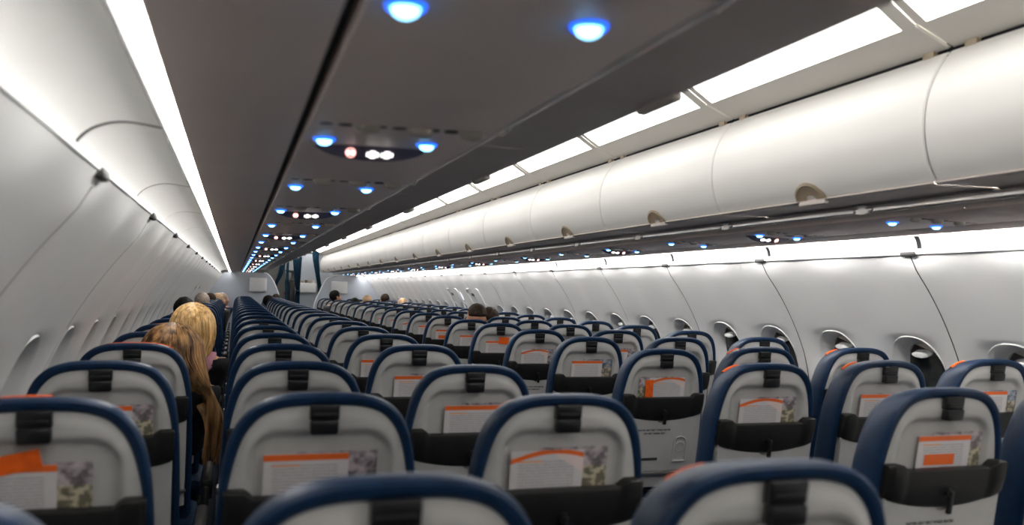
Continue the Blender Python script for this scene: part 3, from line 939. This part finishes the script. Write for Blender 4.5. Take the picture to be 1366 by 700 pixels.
# curtain rail
MB().tube([(-.5, 18.62, H + 1.075), (.6, 18.62, H + 1.075)], .012, 10).build('trim_7', M['white'])
tag(bpy.data.objects['trim_7'], 'thin white curtain rail under the ceiling', 'rail', kind='structure')
# lavatory wall on the left of the aisle, galley opening, white panel
gw = MB().box((-1.6, 18.75, 0), (-.20, 18.80, H + 1.1)); tag(gw.build('wall_lavatory', M['galley_dark']), 'dim grey lavatory wall behind the left partition', 'wall', kind='structure')
t = thing('galley_unit', 'white galley unit with shelves seen through the curtains', 'galley', (0, 19.7, 0))
MB().box((-.24, .3, 0), (.20, .34, H + 1.05)).build('back_panel', M['white'], t)
MB().box((-.24, -.25, 0), (-.215, .3, H + 1.05)).build('side_panel', M['white'], t)
for z in (-.45, .02, .34, .56):
    MB().box((-.215, -.2, H + z), (.18, .3, H + z + .025), .003).build('shelf', M['galley'], t)
MB().box((-.20, -.22, H + .36), (-.02, .1, H + .53), .01).build('drawer', M['galley'], t)
t = thing('jump_seat', 'black folded crew seat standing in the galley opening', 'crew seat', (-.02, 19.2, 0))
MB().box((-.075, -.04, .55), (.075, .04, H + .32), .03).build('backrest', M['black'], t)
MB().box((-.07, -.05, .25), (.07, .05, .55), .02).build('base', M['black'], t)
MB().box((-.075, -.06, 0), (.075, .06, .25), .01).build('plinth', M['galley_dark'], t)
t = thing('galley_cart', 'small red topped cart low in the galley opening', 'cart', (-.13, 19.36, 0))
MB().box((-.055, -.05, .02), (.055, .06, H + .02), .008).build('body', M['galley'], t)
MB().box((-.05, -.045, H + .021), (.05, .05, H + .09), .012).build('red_tray', M['red'], t)
# white end panel with a box carrying tan items
w = MB().box((.16, 19.3, 0), (1.6, 19.36, H + .955)); tag(w.build('wall_galley', M['bulk']), 'pale grey end panel beyond the right curtains', 'wall', kind='structure')
t = thing('literature_box', 'white box on the end panel between the curtains', 'box', (.325, 19.3, H + .2))
MB().box((-.185, -.11, -.115), (.185, .004, .10), .02).build('body', M['white'], t)
MB().box((-.17, -.115, -.13), (.17, -.111, -.118), .001).build('lower_lip', M['galley'], t)
for k, (x, c_) in enumerate(((-.11, 'tan'), (-.03, 'galley_dark'), (.05, 'tan'), (.12, 'taupe_dark'))):
    o = MB().box((-.032, -.03, 0), (.032, .03, .055 + .008 * (k % 2)), .006).build('packet', M[c_], None, (.325 + x, 19.245, H + .301), angle=60)
    tag(o, '%s packet standing on the white box, %s from the aisle' % (('tan', 'grey', 'brown', 'dark')[k], ORD[k]), 'packet', 'packets on the white box')
ew = MB().box((-1.9, 20.5, 0), (1.9, 20.6, H + 1.2)); tag(ew.build('wall_far', M['bulk']), 'pale far end wall of the forward entrance', 'wall', kind='structure')

# ------------------------------------------------------------------ overwing exit hatches
def s_of(z):
    return next(ARC[i] for i in range(len(PROF)) if PROF[i].y <= z)
def hatch(side, ya, yb, label, hole=True):
    t = thing('exit_hatch', label, 'emergency exit', (0, 0, 0), 'overwing exit hatches')
    s0, s1 = s_of(.255), s_of(-.42)
    # raised outline of the hatch
    loop = []
    r = .05
    for a0, (cy, cs) in ((PI, (ya + r, s0 + r)), (1.5 * PI, (yb - r, s0 + r)), (0, (yb - r, s1 - r)), (.5 * PI, (ya + r, s1 - r))):
        for k in range(7):
            a = a0 + PI / 2 * k / 6
            loop.append((cy + r * math.cos(a), cs + r * math.sin(a)))
    # dense resample along s so that the outline follows the curved lining
    pts = []
    for (a, b), (c, d) in zip(loop, loop[1:] + loop[:1]):
        m = max(1, int(math.hypot(c - a, d - b) / .03))
        for k in range(m): pts.append((a + (c - a) * k / m, b + (d - b) * k / m))
    fr = MB(); rr = []
    for q, o in ((-.006, .004), (-.006, -.012), (.006, -.012), (.010, .004)):
        cy, cs = (ya + yb) / 2, (s0 + s1) / 2
        rr.append([wall_pt(side, y + (q if y < cy else -q), s + (q if s < cs else -q), o) for y, s in pts])
    fr.loft(rr, True); fr.build('hatch_frame', M['white'], t)
    h = MB()
    sy = s_of(.205)
    h.add([wall_pt(side, y, s, o) for o in (-.022, -.010) for y, s in ((ya + .24, sy), (ya + .36, sy), (ya + .36, sy + .04), (ya + .24, sy + .04))],
          [(0, 1, 2, 3), (7, 6, 5, 4), (0, 4, 5, 1), (1, 5, 6, 2), (2, 6, 7, 3), (3, 7, 4, 0)])
    h.build('pull_handle', M['black'], t, smooth=False)
    pl = MB()
    sz = s_of(.06)
    for i in range(4):
        for j in range(3):
            y0 = ya + .10 + j * .055; s_ = sz + i * .035
            pl.add([wall_pt(side, y, s, -.011) for y, s in ((y0, s_), (y0 + .035, s_), (y0 + .035, s_ + .018), (y0, s_ + .018))], [(0, 1, 2, 3)])
    pl.build('instruction_print', M['tan'], t, smooth=False)
    return t
hatch(1, 9.86, 10.42, 'overwing exit hatch in the right lining, nearer of the pair')
hatch(1, 10.92, 11.48, 'overwing exit hatch in the right lining, farther of the pair')
hatch(-1, 9.86, 10.42, 'overwing exit hatch in the left lining, nearer of the pair')
hatch(-1, 10.92, 11.48, 'overwing exit hatch in the left lining, farther of the pair')
for side, nm in ((1, 'right'), (-1, 'left')):
    t = thing('exit_placard', 'lit white and blue exit placard between the %s hatches' % nm, 'sign', (0, 0, 0))
    for a, b, mm, nn in ((.215, .105, 'placard_lit', 'lit_panel'), (.100, .075, 'placard_blue', 'blue_strip')):
        sa, sb = s_of(a), s_of(b)
        m = MB(); m.loft([[wall_pt(side, y, s, o) for s in (sa, (sa + sb) / 2, sb)] for y, o in ((10.53, -.002), (10.53, -.010), (10.80, -.010), (10.80, -.002))], True, True)
        if mm == 'placard_lit': M.setdefault(mm, emit('lit_placard_face', (.85, .93, 1), 1.8))
        else: M.setdefault(mm, mat('blue_placard_strip', (.02, .12, .45), .4))
        m.build(nn, M[mm], t)

# ------------------------------------------------------------------ people
M['skin'] = mat('skin_tan', (.52, .27, .17), .5, .4, var=.08, scale=50)
def hair_mat(name, dark, light, rough=.42, sc=90, spec=.35):
    m, nt, b = new_mat(name)
    b.inputs['Roughness'].default_value = rough
    b.inputs['Specular IOR Level'].default_value = spec
    tc = nt.nodes.new('ShaderNodeTexCoord'); mp = nt.nodes.new('ShaderNodeMapping'); mp.inputs['Scale'].default_value = (1, 1, .10)
    nt.links.new(tc.outputs['Object'], mp.inputs[0])
    nz = nt.nodes.new('ShaderNodeTexNoise'); nz.inputs['Scale'].default_value = sc; nz.inputs['Detail'].default_value = 4
    nt.links.new(mp.outputs[0], nz.inputs['Vector'])
    cr = nt.nodes.new('ShaderNodeValToRGB'); e = cr.color_ramp.elements
    e[0].position = .34; e[0].color = (*dark, 1); e[1].position = .66; e[1].color = (*light, 1)
    nt.links.new(nz.outputs['Fac'], cr.inputs[0]); nt.links.new(cr.outputs[0], b.inputs['Base Color'])
    return m
HAIR = {'black': hair_mat('black_hair', (.004, .0035, .003), (.013, .010, .008), .6, 140, .12),
        'brown': hair_mat('brown_hair', (.010, .006, .004), (.040, .022, .013), .6, 120, .12),
        'grey': hair_mat('grey_hair', (.20, .15, .12), (.42, .34, .28), sc=140),
        'fair': hair_mat('fair_hair', (.30, .17, .08), (.60, .40, .22), sc=120),
        'blonde': hair_mat('golden_blonde_hair', (.42, .225, .07), (1.0, .70, .33), sc=75),
        'long': hair_mat('brown_and_honey_hair', (.040, .017, .007), (.50, .275, .11), sc=42)}
M['lash'] = mat('dark_eye', (.03, .02, .015), .2)
M['eyewhite'] = mat('eye_white', (.75, .73, .70), .2)
CLOTH = {'pink': mat('pink_knit', (.55, .26, .33), .85, .2, var=.1, scale=90, bump=.4), 'black': mat('black_cloth', (.012, .012, .013), .85, .2, var=.3, scale=80, bump=.3),
         'grey': mat('grey_cloth', (.12, .12, .125), .85, .2, var=.15, scale=80, bump=.3), 'blue': mat('blue_cloth', (.03, .06, .14), .85, .2, var=.15, scale=80, bump=.3),
         'jeans': mat('dark_denim', (.018, .026, .05), .85, .2, var=.3, scale=90, bump=.3)}
HC = Vector((0, .30, 1.125))       # head centre in seat coordinates
def make_body(yaw):
    mb = MB()
    def cap(a, b, ra, rb, n=14):
        a, b = Vector(a), Vector(b)
        mb.tube([a, a.lerp(b, .5), b], [ra, (ra + rb) / 2, rb], n)
        mb.ell(a, (ra,) * 3, 14, 10); mb.ell(b, (rb,) * 3, 14, 10)
    # trunk
    for c_, r in (((0, .425, .565), (.165, .125, .105)), ((0, .40, .68), (.140, .100, .13)), ((0, .365, .80), (.150, .105, .12)), ((0, .335, .90), (.165, .100, .09)),
                  ((-.085, .33, .955), (.095, .078, .055)), ((.085, .33, .955), (.095, .078, .055))):
        mb.ell(c_, r, 20, 14)
    cap((0, .305, .98), (0, .305, 1.06), .056, .052)
    for s in (-1, 1):
        cap((s * .160, .34, .945), (s * .185, .43, .72), .050, .038)
        cap((s * .185, .43, .72), (s * .105, .60, .635), .038, .027)
        # hand resting on the thigh: palm, thumb, five separate digits
        mb.ell((s * .085, .655, .632), (.036, .046, .015), 14, 10)
        for k, (dx, L) in enumerate(((-.027, .070), (-.009, .080), (.009, .076), (.026, .060))):
            x = s * (.085 - dx * 1.0)
            mb.tube([(x, .685, .634), (x, .685 + L * .5, .636), (x, .685 + L * .85, .622), (x, .685 + L, .606)], [.0095, .009, .008, .0065], 8)
        mb.tube([(s * .060, .640, .630), (s * .040, .665, .632), (s * .036, .692, .622)], [.012, .010, .008], 8)
        cap((s * .085, .44, .555), (s * .105, .755, .525), .080, .056)
        cap((s * .105, .755, .525), (s * .092, .75, .11), .054, .036)
        mb.ell((s * .088, .80, .045), (.042, .12, .040), 16, 10)
    # head, turned by yaw
    h0 = len(mb.v)
    for c_, r in (((0, -.012, .035), (.075, .094, .088)), ((0, .025, -.020), (.064, .076, .098)), ((0, .048, -.078), (.046, .048, .040)), ((0, .02, -.05), (.058, .06, .05)),
                  ((0, .080, .035), (.055, .018, .015)), ((0, .100, -.060), (.024, .012, .0065)), ((0, .098, -.074), (.022, .012, .007)), ((0, .088, -.1), (.022, .018, .018))):
        mb.ell(c_, r, 20, 14)
    mb.tube([(0, .094, .025), (0, .108, .0), (0, .118, -.022), (0, .104, -.034)], [.010, .011, .014, .010], 10)
    for s in (-1, 1):
        mb.ell((s * .013, .100, -.030), (.009, .010, .008), 10, 8)
        mb.ell((s * .045, .080, -.025), (.022, .016, .022), 12, 8)
        mb.ell((s * .078, -.004, -.012), (.009, .020, .033), 12, 8, Matrix.Rotation(s * .35, 3, 'Z'))
    rot = Matrix.Rotation(yaw, 3, 'Z')
    for i in range(h0, len(mb.v)): mb.v[i] = tuple(HC + rot @ Vector(mb.v[i]))
    me = mb.mesh('raw', M['skin'])
    o = bpy.data.objects.new('raw', me); COL.objects.link(o)
    md = o.modifiers.new('r', 'REMESH'); md.mode = 'VOXEL'; md.voxel_size = .0085; md.use_smooth_shade = True
    sm = o.modifiers.new('s', 'SMOOTH'); sm.iterations = 2; sm.factor = .4
    dg = bpy.context.evaluated_depsgraph_get()
    me2 = bpy.data.meshes.new_from_object(o.evaluated_get(dg)); me2.name = 'body'
    bpy.data.objects.remove(o); bpy.data.meshes.remove(me)
    me2.materials.clear(); me2.materials.append(M['skin'])
    return me2, rot
def layer(body, keep, thick, m, name, nz=0.0, sc=30):
    """garment or hair that follows the body surface where keep(point) > 0; its border tucks onto the skin"""
    bm = bmesh.new(); bm.from_mesh(body)
    bm.normal_update()
    dele = [v for v in bm.verts if keep(v.co) <= 0]
    bmesh.ops.delete(bm, geom=dele, context='VERTS')
    nor = {v: v.normal.copy() for v in bm.verts}
    bnd = {v for e in bm.edges if e.is_boundary for v in e.verts}
    for v in bm.verts:
        t = thick(v.co) if callable(thick) else thick
        if nz: t += nz * (mnoise.noise(v.co * sc))
        v.co += nor[v] * (t if v not in bnd else t * .25)
    for f in bm.faces: f.smooth = True
    me = bpy.data.meshes.new(name); bm.to_mesh(me); bm.free(); me.materials.append(m)
    return me
def head_local(co, rot): return rot.transposed() @ (co - HC)
def short_keep(rot, bald=False, up=0.0):
    def k(co):
        if co.z < HC.z - .10: return -1
        p = head_local(co, rot)
        if (p - Vector((0, -.0, .02))).length > .135: return -1
        if abs(p.x) > .076 and -.05 < p.z < .026 and -.03 < p.y < .03: return -1     # ears stay bare
        front = p.y
        low = -.070 if front < -.04 else (-.070 + (front + .04) / .075 * .085 if front < .035 else .055 + (front - .035) * .35)
        if bald and p.z > .09 and front > -.06: return -1
        return p.z - low - (up if front < .02 else 0)
    return k
def shirt_keep(co):
    return 1 if (co.z > .555 + (.0 if co.y < .50 else .05) and co.z < .995 - abs(co.y - .31) * .12 and not (co.y > .585) and not (abs(co.x) < .2 and co.y > .5 and co.z < .62)) else -1
def trouser_keep(co):
    return 1 if (co.z < .60 and co.z > .085 and not (co.z > .585 and co.y > .60)) else -1
def shoe_keep(co): return 1 if co.z < .095 else -1
BODY = {}
for nm, yw in (('ahead', 0.0), ('right', -1.05)):
    b, rot = make_body(yw)
    L = {'body': b, 'rot': rot}
    for h in ('black', 'brown', 'grey', 'fair'):
        L['hair_' + h] = layer(b, short_keep(rot), lambda p: .010, HAIR[h], 'hair', .004, 60)
    L['hair_crop'] = layer(b, short_keep(rot, False, .095), lambda p: .009, HAIR['brown'], 'hair', .003, 60)
    for c_ in ('pink', 'black', 'grey', 'blue'):
        L['shirt_' + c_] = layer(b, shirt_keep, .007, CLOTH[c_], 'shirt', .003, 25)
    L['collar'] = layer(b, lambda co: 1 if .90 < co.z < 1.035 - abs(co.y - .305) * .25 and abs(co.x) < .13 else -1, .014, CLOTH['pink'], 'collar', .004, 25)
    L['trousers'] = layer(b, trouser_keep, .008, CLOTH['jeans'], 'trousers', .003, 25)
    L['shoes'] = layer(b, shoe_keep, .008, M['black'], 'shoes')
    e = MB()
    for s in (-1, 1):
        c0 = HC + rot @ Vector((s * .031, .085, .012)); e.ell(c0, (.0125,) * 3, 12, 8)
    L['eyes'] = e.mesh('eyes', M['eyewhite'])
    e = MB()
    for s in (-1, 1):
        c0 = HC + rot @ Vector((s * .031, .0945, .012)); e.ell(c0, (.0055, .0045, .0055), 10, 8)
    L['iris'] = e.mesh('irises', M['lash'])
    BODY[nm] = L
def lean(me, dx, dz):
    """a copy of the mesh with the upper body leaning sideways by dx and stretched or slumped by dz"""
    n = len(me.vertices); a = np.empty(n * 3); me.vertices.foreach_get('co', a); a = a.reshape(-1, 3).copy()
    q = np.clip((a[:, 2] - .60) / .52, 0, 1.0); k = q * q * (3 - 2 * q)
    a[:, 0] += dx * k
    up = np.clip(a[:, 2] - .62, 0, None); a[:, 2] += np.minimum(up / .45, 1.0) * dz
    m2 = me.copy(); m2.vertices.foreach_set('co', a.ravel()); m2.update(); return m2
def person(cl, r, dx, dz, hair, shirt, label, turn='ahead'):
    L = BODY[turn]
    t = thing('person', label, 'person', (COLX['ABCDEF'.index(cl)], r * PITCH, 0), 'seated passengers')
    def put(name, key, p): return obj(name, lean(L[key], dx, dz), p)
    put('body', 'body', t)
    if hair: put('hair', 'hair_' + hair, t)
    put('shirt', 'shirt_' + shirt, t); obj('trousers', L['trousers'], t); obj('shoes', L['shoes'], t)
    e = put('eyes', 'eyes', t); put('irises', 'iris', e)
    return t
def strands(paths, rad, name, m):
    mb = MB()
    for p, r in zip(paths, rad):
        n = len(p)
        mb.tube(p, [r * (1 - .75 * (i / (n - 1)) ** 3) for i in range(n)], 5, True)
    return mb.mesh(name, m)
def cap_surface(rf, name):
    pass
# woman with a golden blonde bob
t = person('A', 5, .150, .018, None, 'black', 'person with a golden blonde bob and pink collar leaning towards the gap between seats')
rs = random.Random(5)
def bob_point(th, u, k=0.0):
    """th around the head (0 = face), u from crown 0 to tip 1"""
    c = HC + Vector((0, -.008, .010))
    face = max(0, math.cos(th)) ** 3
    ph = u * PI * .56
    rx, ry, rz = .103, .118, .118
    if ph < PI / 2:
        p = Vector((rx * math.sin(ph) * math.sin(th), ry * math.sin(ph) * math.cos(th), rz * math.cos(ph)))
    else:
        p = Vector((rx * math.sin(th), ry * math.cos(th), 0))
    v = max(0, u - .80) / .20
    drop = v * (.150 if face < .2 else .05)
    p.z -= drop * 1.0
    w = 1 - .22 * v * v
    p.x *= w; p.y *= w
    p.x += .012 * v
    p.z -= .0
    return c + p * (1 + k)
def hair_shell(fn, th0, th1, nth_, nu, m, name, ridge=.02, seed=0):
    mb = MB(); rows = []
    for i in range(nu + 1):
        u = i / nu
        rows.append([fn(th0 + (th1 - th0) * j / nth_, u, ridge * mnoise.noise(Vector((math.cos(th0 + (th1 - th0) * j / nth_) * 11, math.sin(th0 + (th1 - th0) * j / nth_) * 11, u * 1.5 + seed))) - .01) for j in range(nth_ + 1)])
    mb.loft(rows, False)
    return mb.mesh(name, m, angle=180)
h = obj('hair', lean(hair_shell(bob_point, .55, 2 * PI - .55, 150, 40, HAIR['blonde'], 'hair', .045, 3), .150, .018), t)
paths, rad = [], []
for i in range(520):
    th = rs.uniform(.5, 2 * PI - .5); k = rs.uniform(-.01, .03); u1 = rs.uniform(.80, 1.02); u0 = rs.uniform(0, .35); ph0 = rs.uniform(0, 6)
    paths.append([bob_point(th + .05 * math.sin(u * 4 + ph0), u, k) for u in [u0 + (u1 - u0) * j / 12 for j in range(13)]]); rad.append(rs.uniform(.0014, .0034))
obj('hair_strand', lean(strands(paths, rad, 'hair_strands', HAIR['blonde']), .150, .018), h)

obj('collar', lean(BODY['ahead']['collar'], .150, .018), t)
# woman with long hair falling into the gap beside her seat
t = person('A', 4, .112, -.038, None, 'black', 'person with long brown and honey hair hanging beside the navy seat')
def long_point(th, u, k=0.0):
    c = HC + Vector((0, -.008, .010))
    rx, ry, rz = .112, .116, .112
    q = min(1, u / .32); ph = q * PI / 2
    p = Vector((rx * math.sin(ph) * math.sin(th), ry * math.sin(ph) * math.cos(th), rz * math.cos(ph))) * (1 + k)
    v = max(0, u - .32) / .68
    # th = PI/2 is the +x (aisle) side; all locks gather and fall there
    tgt = Vector((.155 + .030 * math.sin(th * 3.1), .010 + .045 * math.cos(th * 1.7), 0))
    g = sstep(0, .75, v)
    p.x = p.x * (1 - g) + tgt.x * g + .018 * math.sin(PI * v)
    p.y = p.y * (1 - g) + tgt.y * g
    p.z -= .44 * v ** 1.15
    return c + p
def shift(me, dx, dz):
    for v in me.vertices: v.co.x += dx; v.co.z += dz
    return me
h = obj('hair', shift(hair_shell(lambda th, u, k: long_point(th, u * .46, k), .55, 2 * PI - .55, 130, 30, HAIR['long'], 'hair', .04, 9), .112, -.038), t)
paths, rad = [], []
for i in range(640):
    th = rs.uniform(.6, 2 * PI - .6); k = rs.uniform(-.02, .03)
    short = th > PI * 1.25 and rs.random() < .6
    u1 = rs.uniform(.42, .6) if short else rs.uniform(.72, 1.0)
    u0 = rs.uniform(0, .2); a = rs.uniform(0, 6)
    paths.append([long_point(th + .06 * math.sin(u * 5 + a), u, k) + Vector((.004 * math.sin(u * 9 + a), .004 * math.cos(u * 8 + a), 0)) for u in [u0 + (u1 - u0) * j / 16 for j in range(17)]]); rad.append(rs.uniform(.0015, .0036))
obj('hair_strand', shift(strands(paths, rad, 'hair_strands', HAIR['long']), .112, -.038), h)

p = person('A', 9, -.05, .0, 'black', 'grey', 'person with short black hair and a yellow band at the left lining')
bd = MB(); rr = []
for q, zz in ((.094, -.006), (.099, 0), (.094, .006)):
    rr.append([(HC.x + q * math.sin(a) * .98, HC.y - .012 + q * 1.16 * math.cos(a), HC.z - .012 + zz + .02 * math.cos(a)) for a in [2 * PI * k / 40 for k in range(40)]])
bd.loft(rr, True)
M['yellow'] = mat('yellow_cord', (.75, .45, .03), .6)
obj('head_band', lean(bd.mesh('head_band', M['yellow']), -.05, 0), p)
person('A', 13, -.02, .012, 'grey', 'blue', 'person with cropped grey hair in front of the black-haired person')
person('A', 16, .01, -.015, 'brown', 'black', 'person with brown hair beyond the grey-haired person')
person('A', 18, .09, -.03, 'fair', 'grey', 'person with fair hair leaning inward near the left partition', 'right')
person('A', 20, .14, -.035, 'grey', 'blue', 'person with greying hair leaning into the gap by the left partition', 'right')
person('C', 19, -.13, -.05, 'black', 'black', 'person with black hair turned sideways near the aisle, left block', 'right')
person('C', 21, .05, -.04, 'brown', 'grey', 'person with brown hair in the last rows before the left partition')
person('D', 19, -.075, .065, 'black', 'grey', 'person with black hair sitting tall by the right partition', 'right')
person('D', 17, .06, -.045, 'black', 'black', 'person with black hair low behind a seat back, right block')
person('E', 19, -.03, -.01, 'fair', 'blue', 'person with fair hair in the middle of the right block far ahead')
person('F', 20, -.10, .02, 'brown', 'grey', 'person with brown hair by the far right windows')
person('F', 18, -.06, -.04, 'fair', 'blue', 'person with pale hair by the far right windows, low in the seat')
person('D', 8, .118, .012, 'crop', 'black', 'person with cropped dark brown hair in the aisle column of the right block')
person('E', 9, -.055, -.03, 'brown', 'blue', 'person with brown hair partly behind the cropped-haired person')

# ------------------------------------------------------------------ world, camera
w = bpy.data.worlds.new('World'); C.world = w; w.use_nodes = True
w.node_tree.nodes['Background'].inputs[0].default_value = (.004, .005, .008, 1)
w.node_tree.nodes['Background'].inputs[1].default_value = 1
cd = bpy.data.cameras.new('Camera'); cam = bpy.data.objects.new('Camera', cd); COL.objects.link(cam)
yaw, pitch, roll = 0.3170165, 0.0352550, 0.0270349
f = Vector((math.sin(yaw) * math.cos(pitch), math.cos(yaw) * math.cos(pitch), math.sin(pitch)))
r0 = Vector((math.cos(yaw), -math.sin(yaw), 0)); u0 = r0.cross(f)
r_ = r0 * math.cos(roll) + u0 * math.sin(roll); u_ = -r0 * math.sin(roll) + u0 * math.cos(roll)
m = Matrix((r_, u_, -f)).transposed().to_4x4()
m.translation = Vector((-1.2275, -.1808, H + .2152))
cam.matrix_world = m
cd.sensor_width = 36; cd.lens = 1123.258 / 1366 * 36
cd.clip_start = .02; cd.clip_end = 100
cd.dof.use_dof = True; cd.dof.focus_distance = 6.0; cd.dof.aperture_fstop = 3.2
C.camera = cam
C.view_settings.view_transform = 'Standard'; C.view_settings.look = 'None'
C.view_settings.exposure = 0.5; C.view_settings.gamma = 1; C.view_settings.use_curve_mapping = False
C.cycles.max_bounces = 10; C.cycles.diffuse_bounces = 6
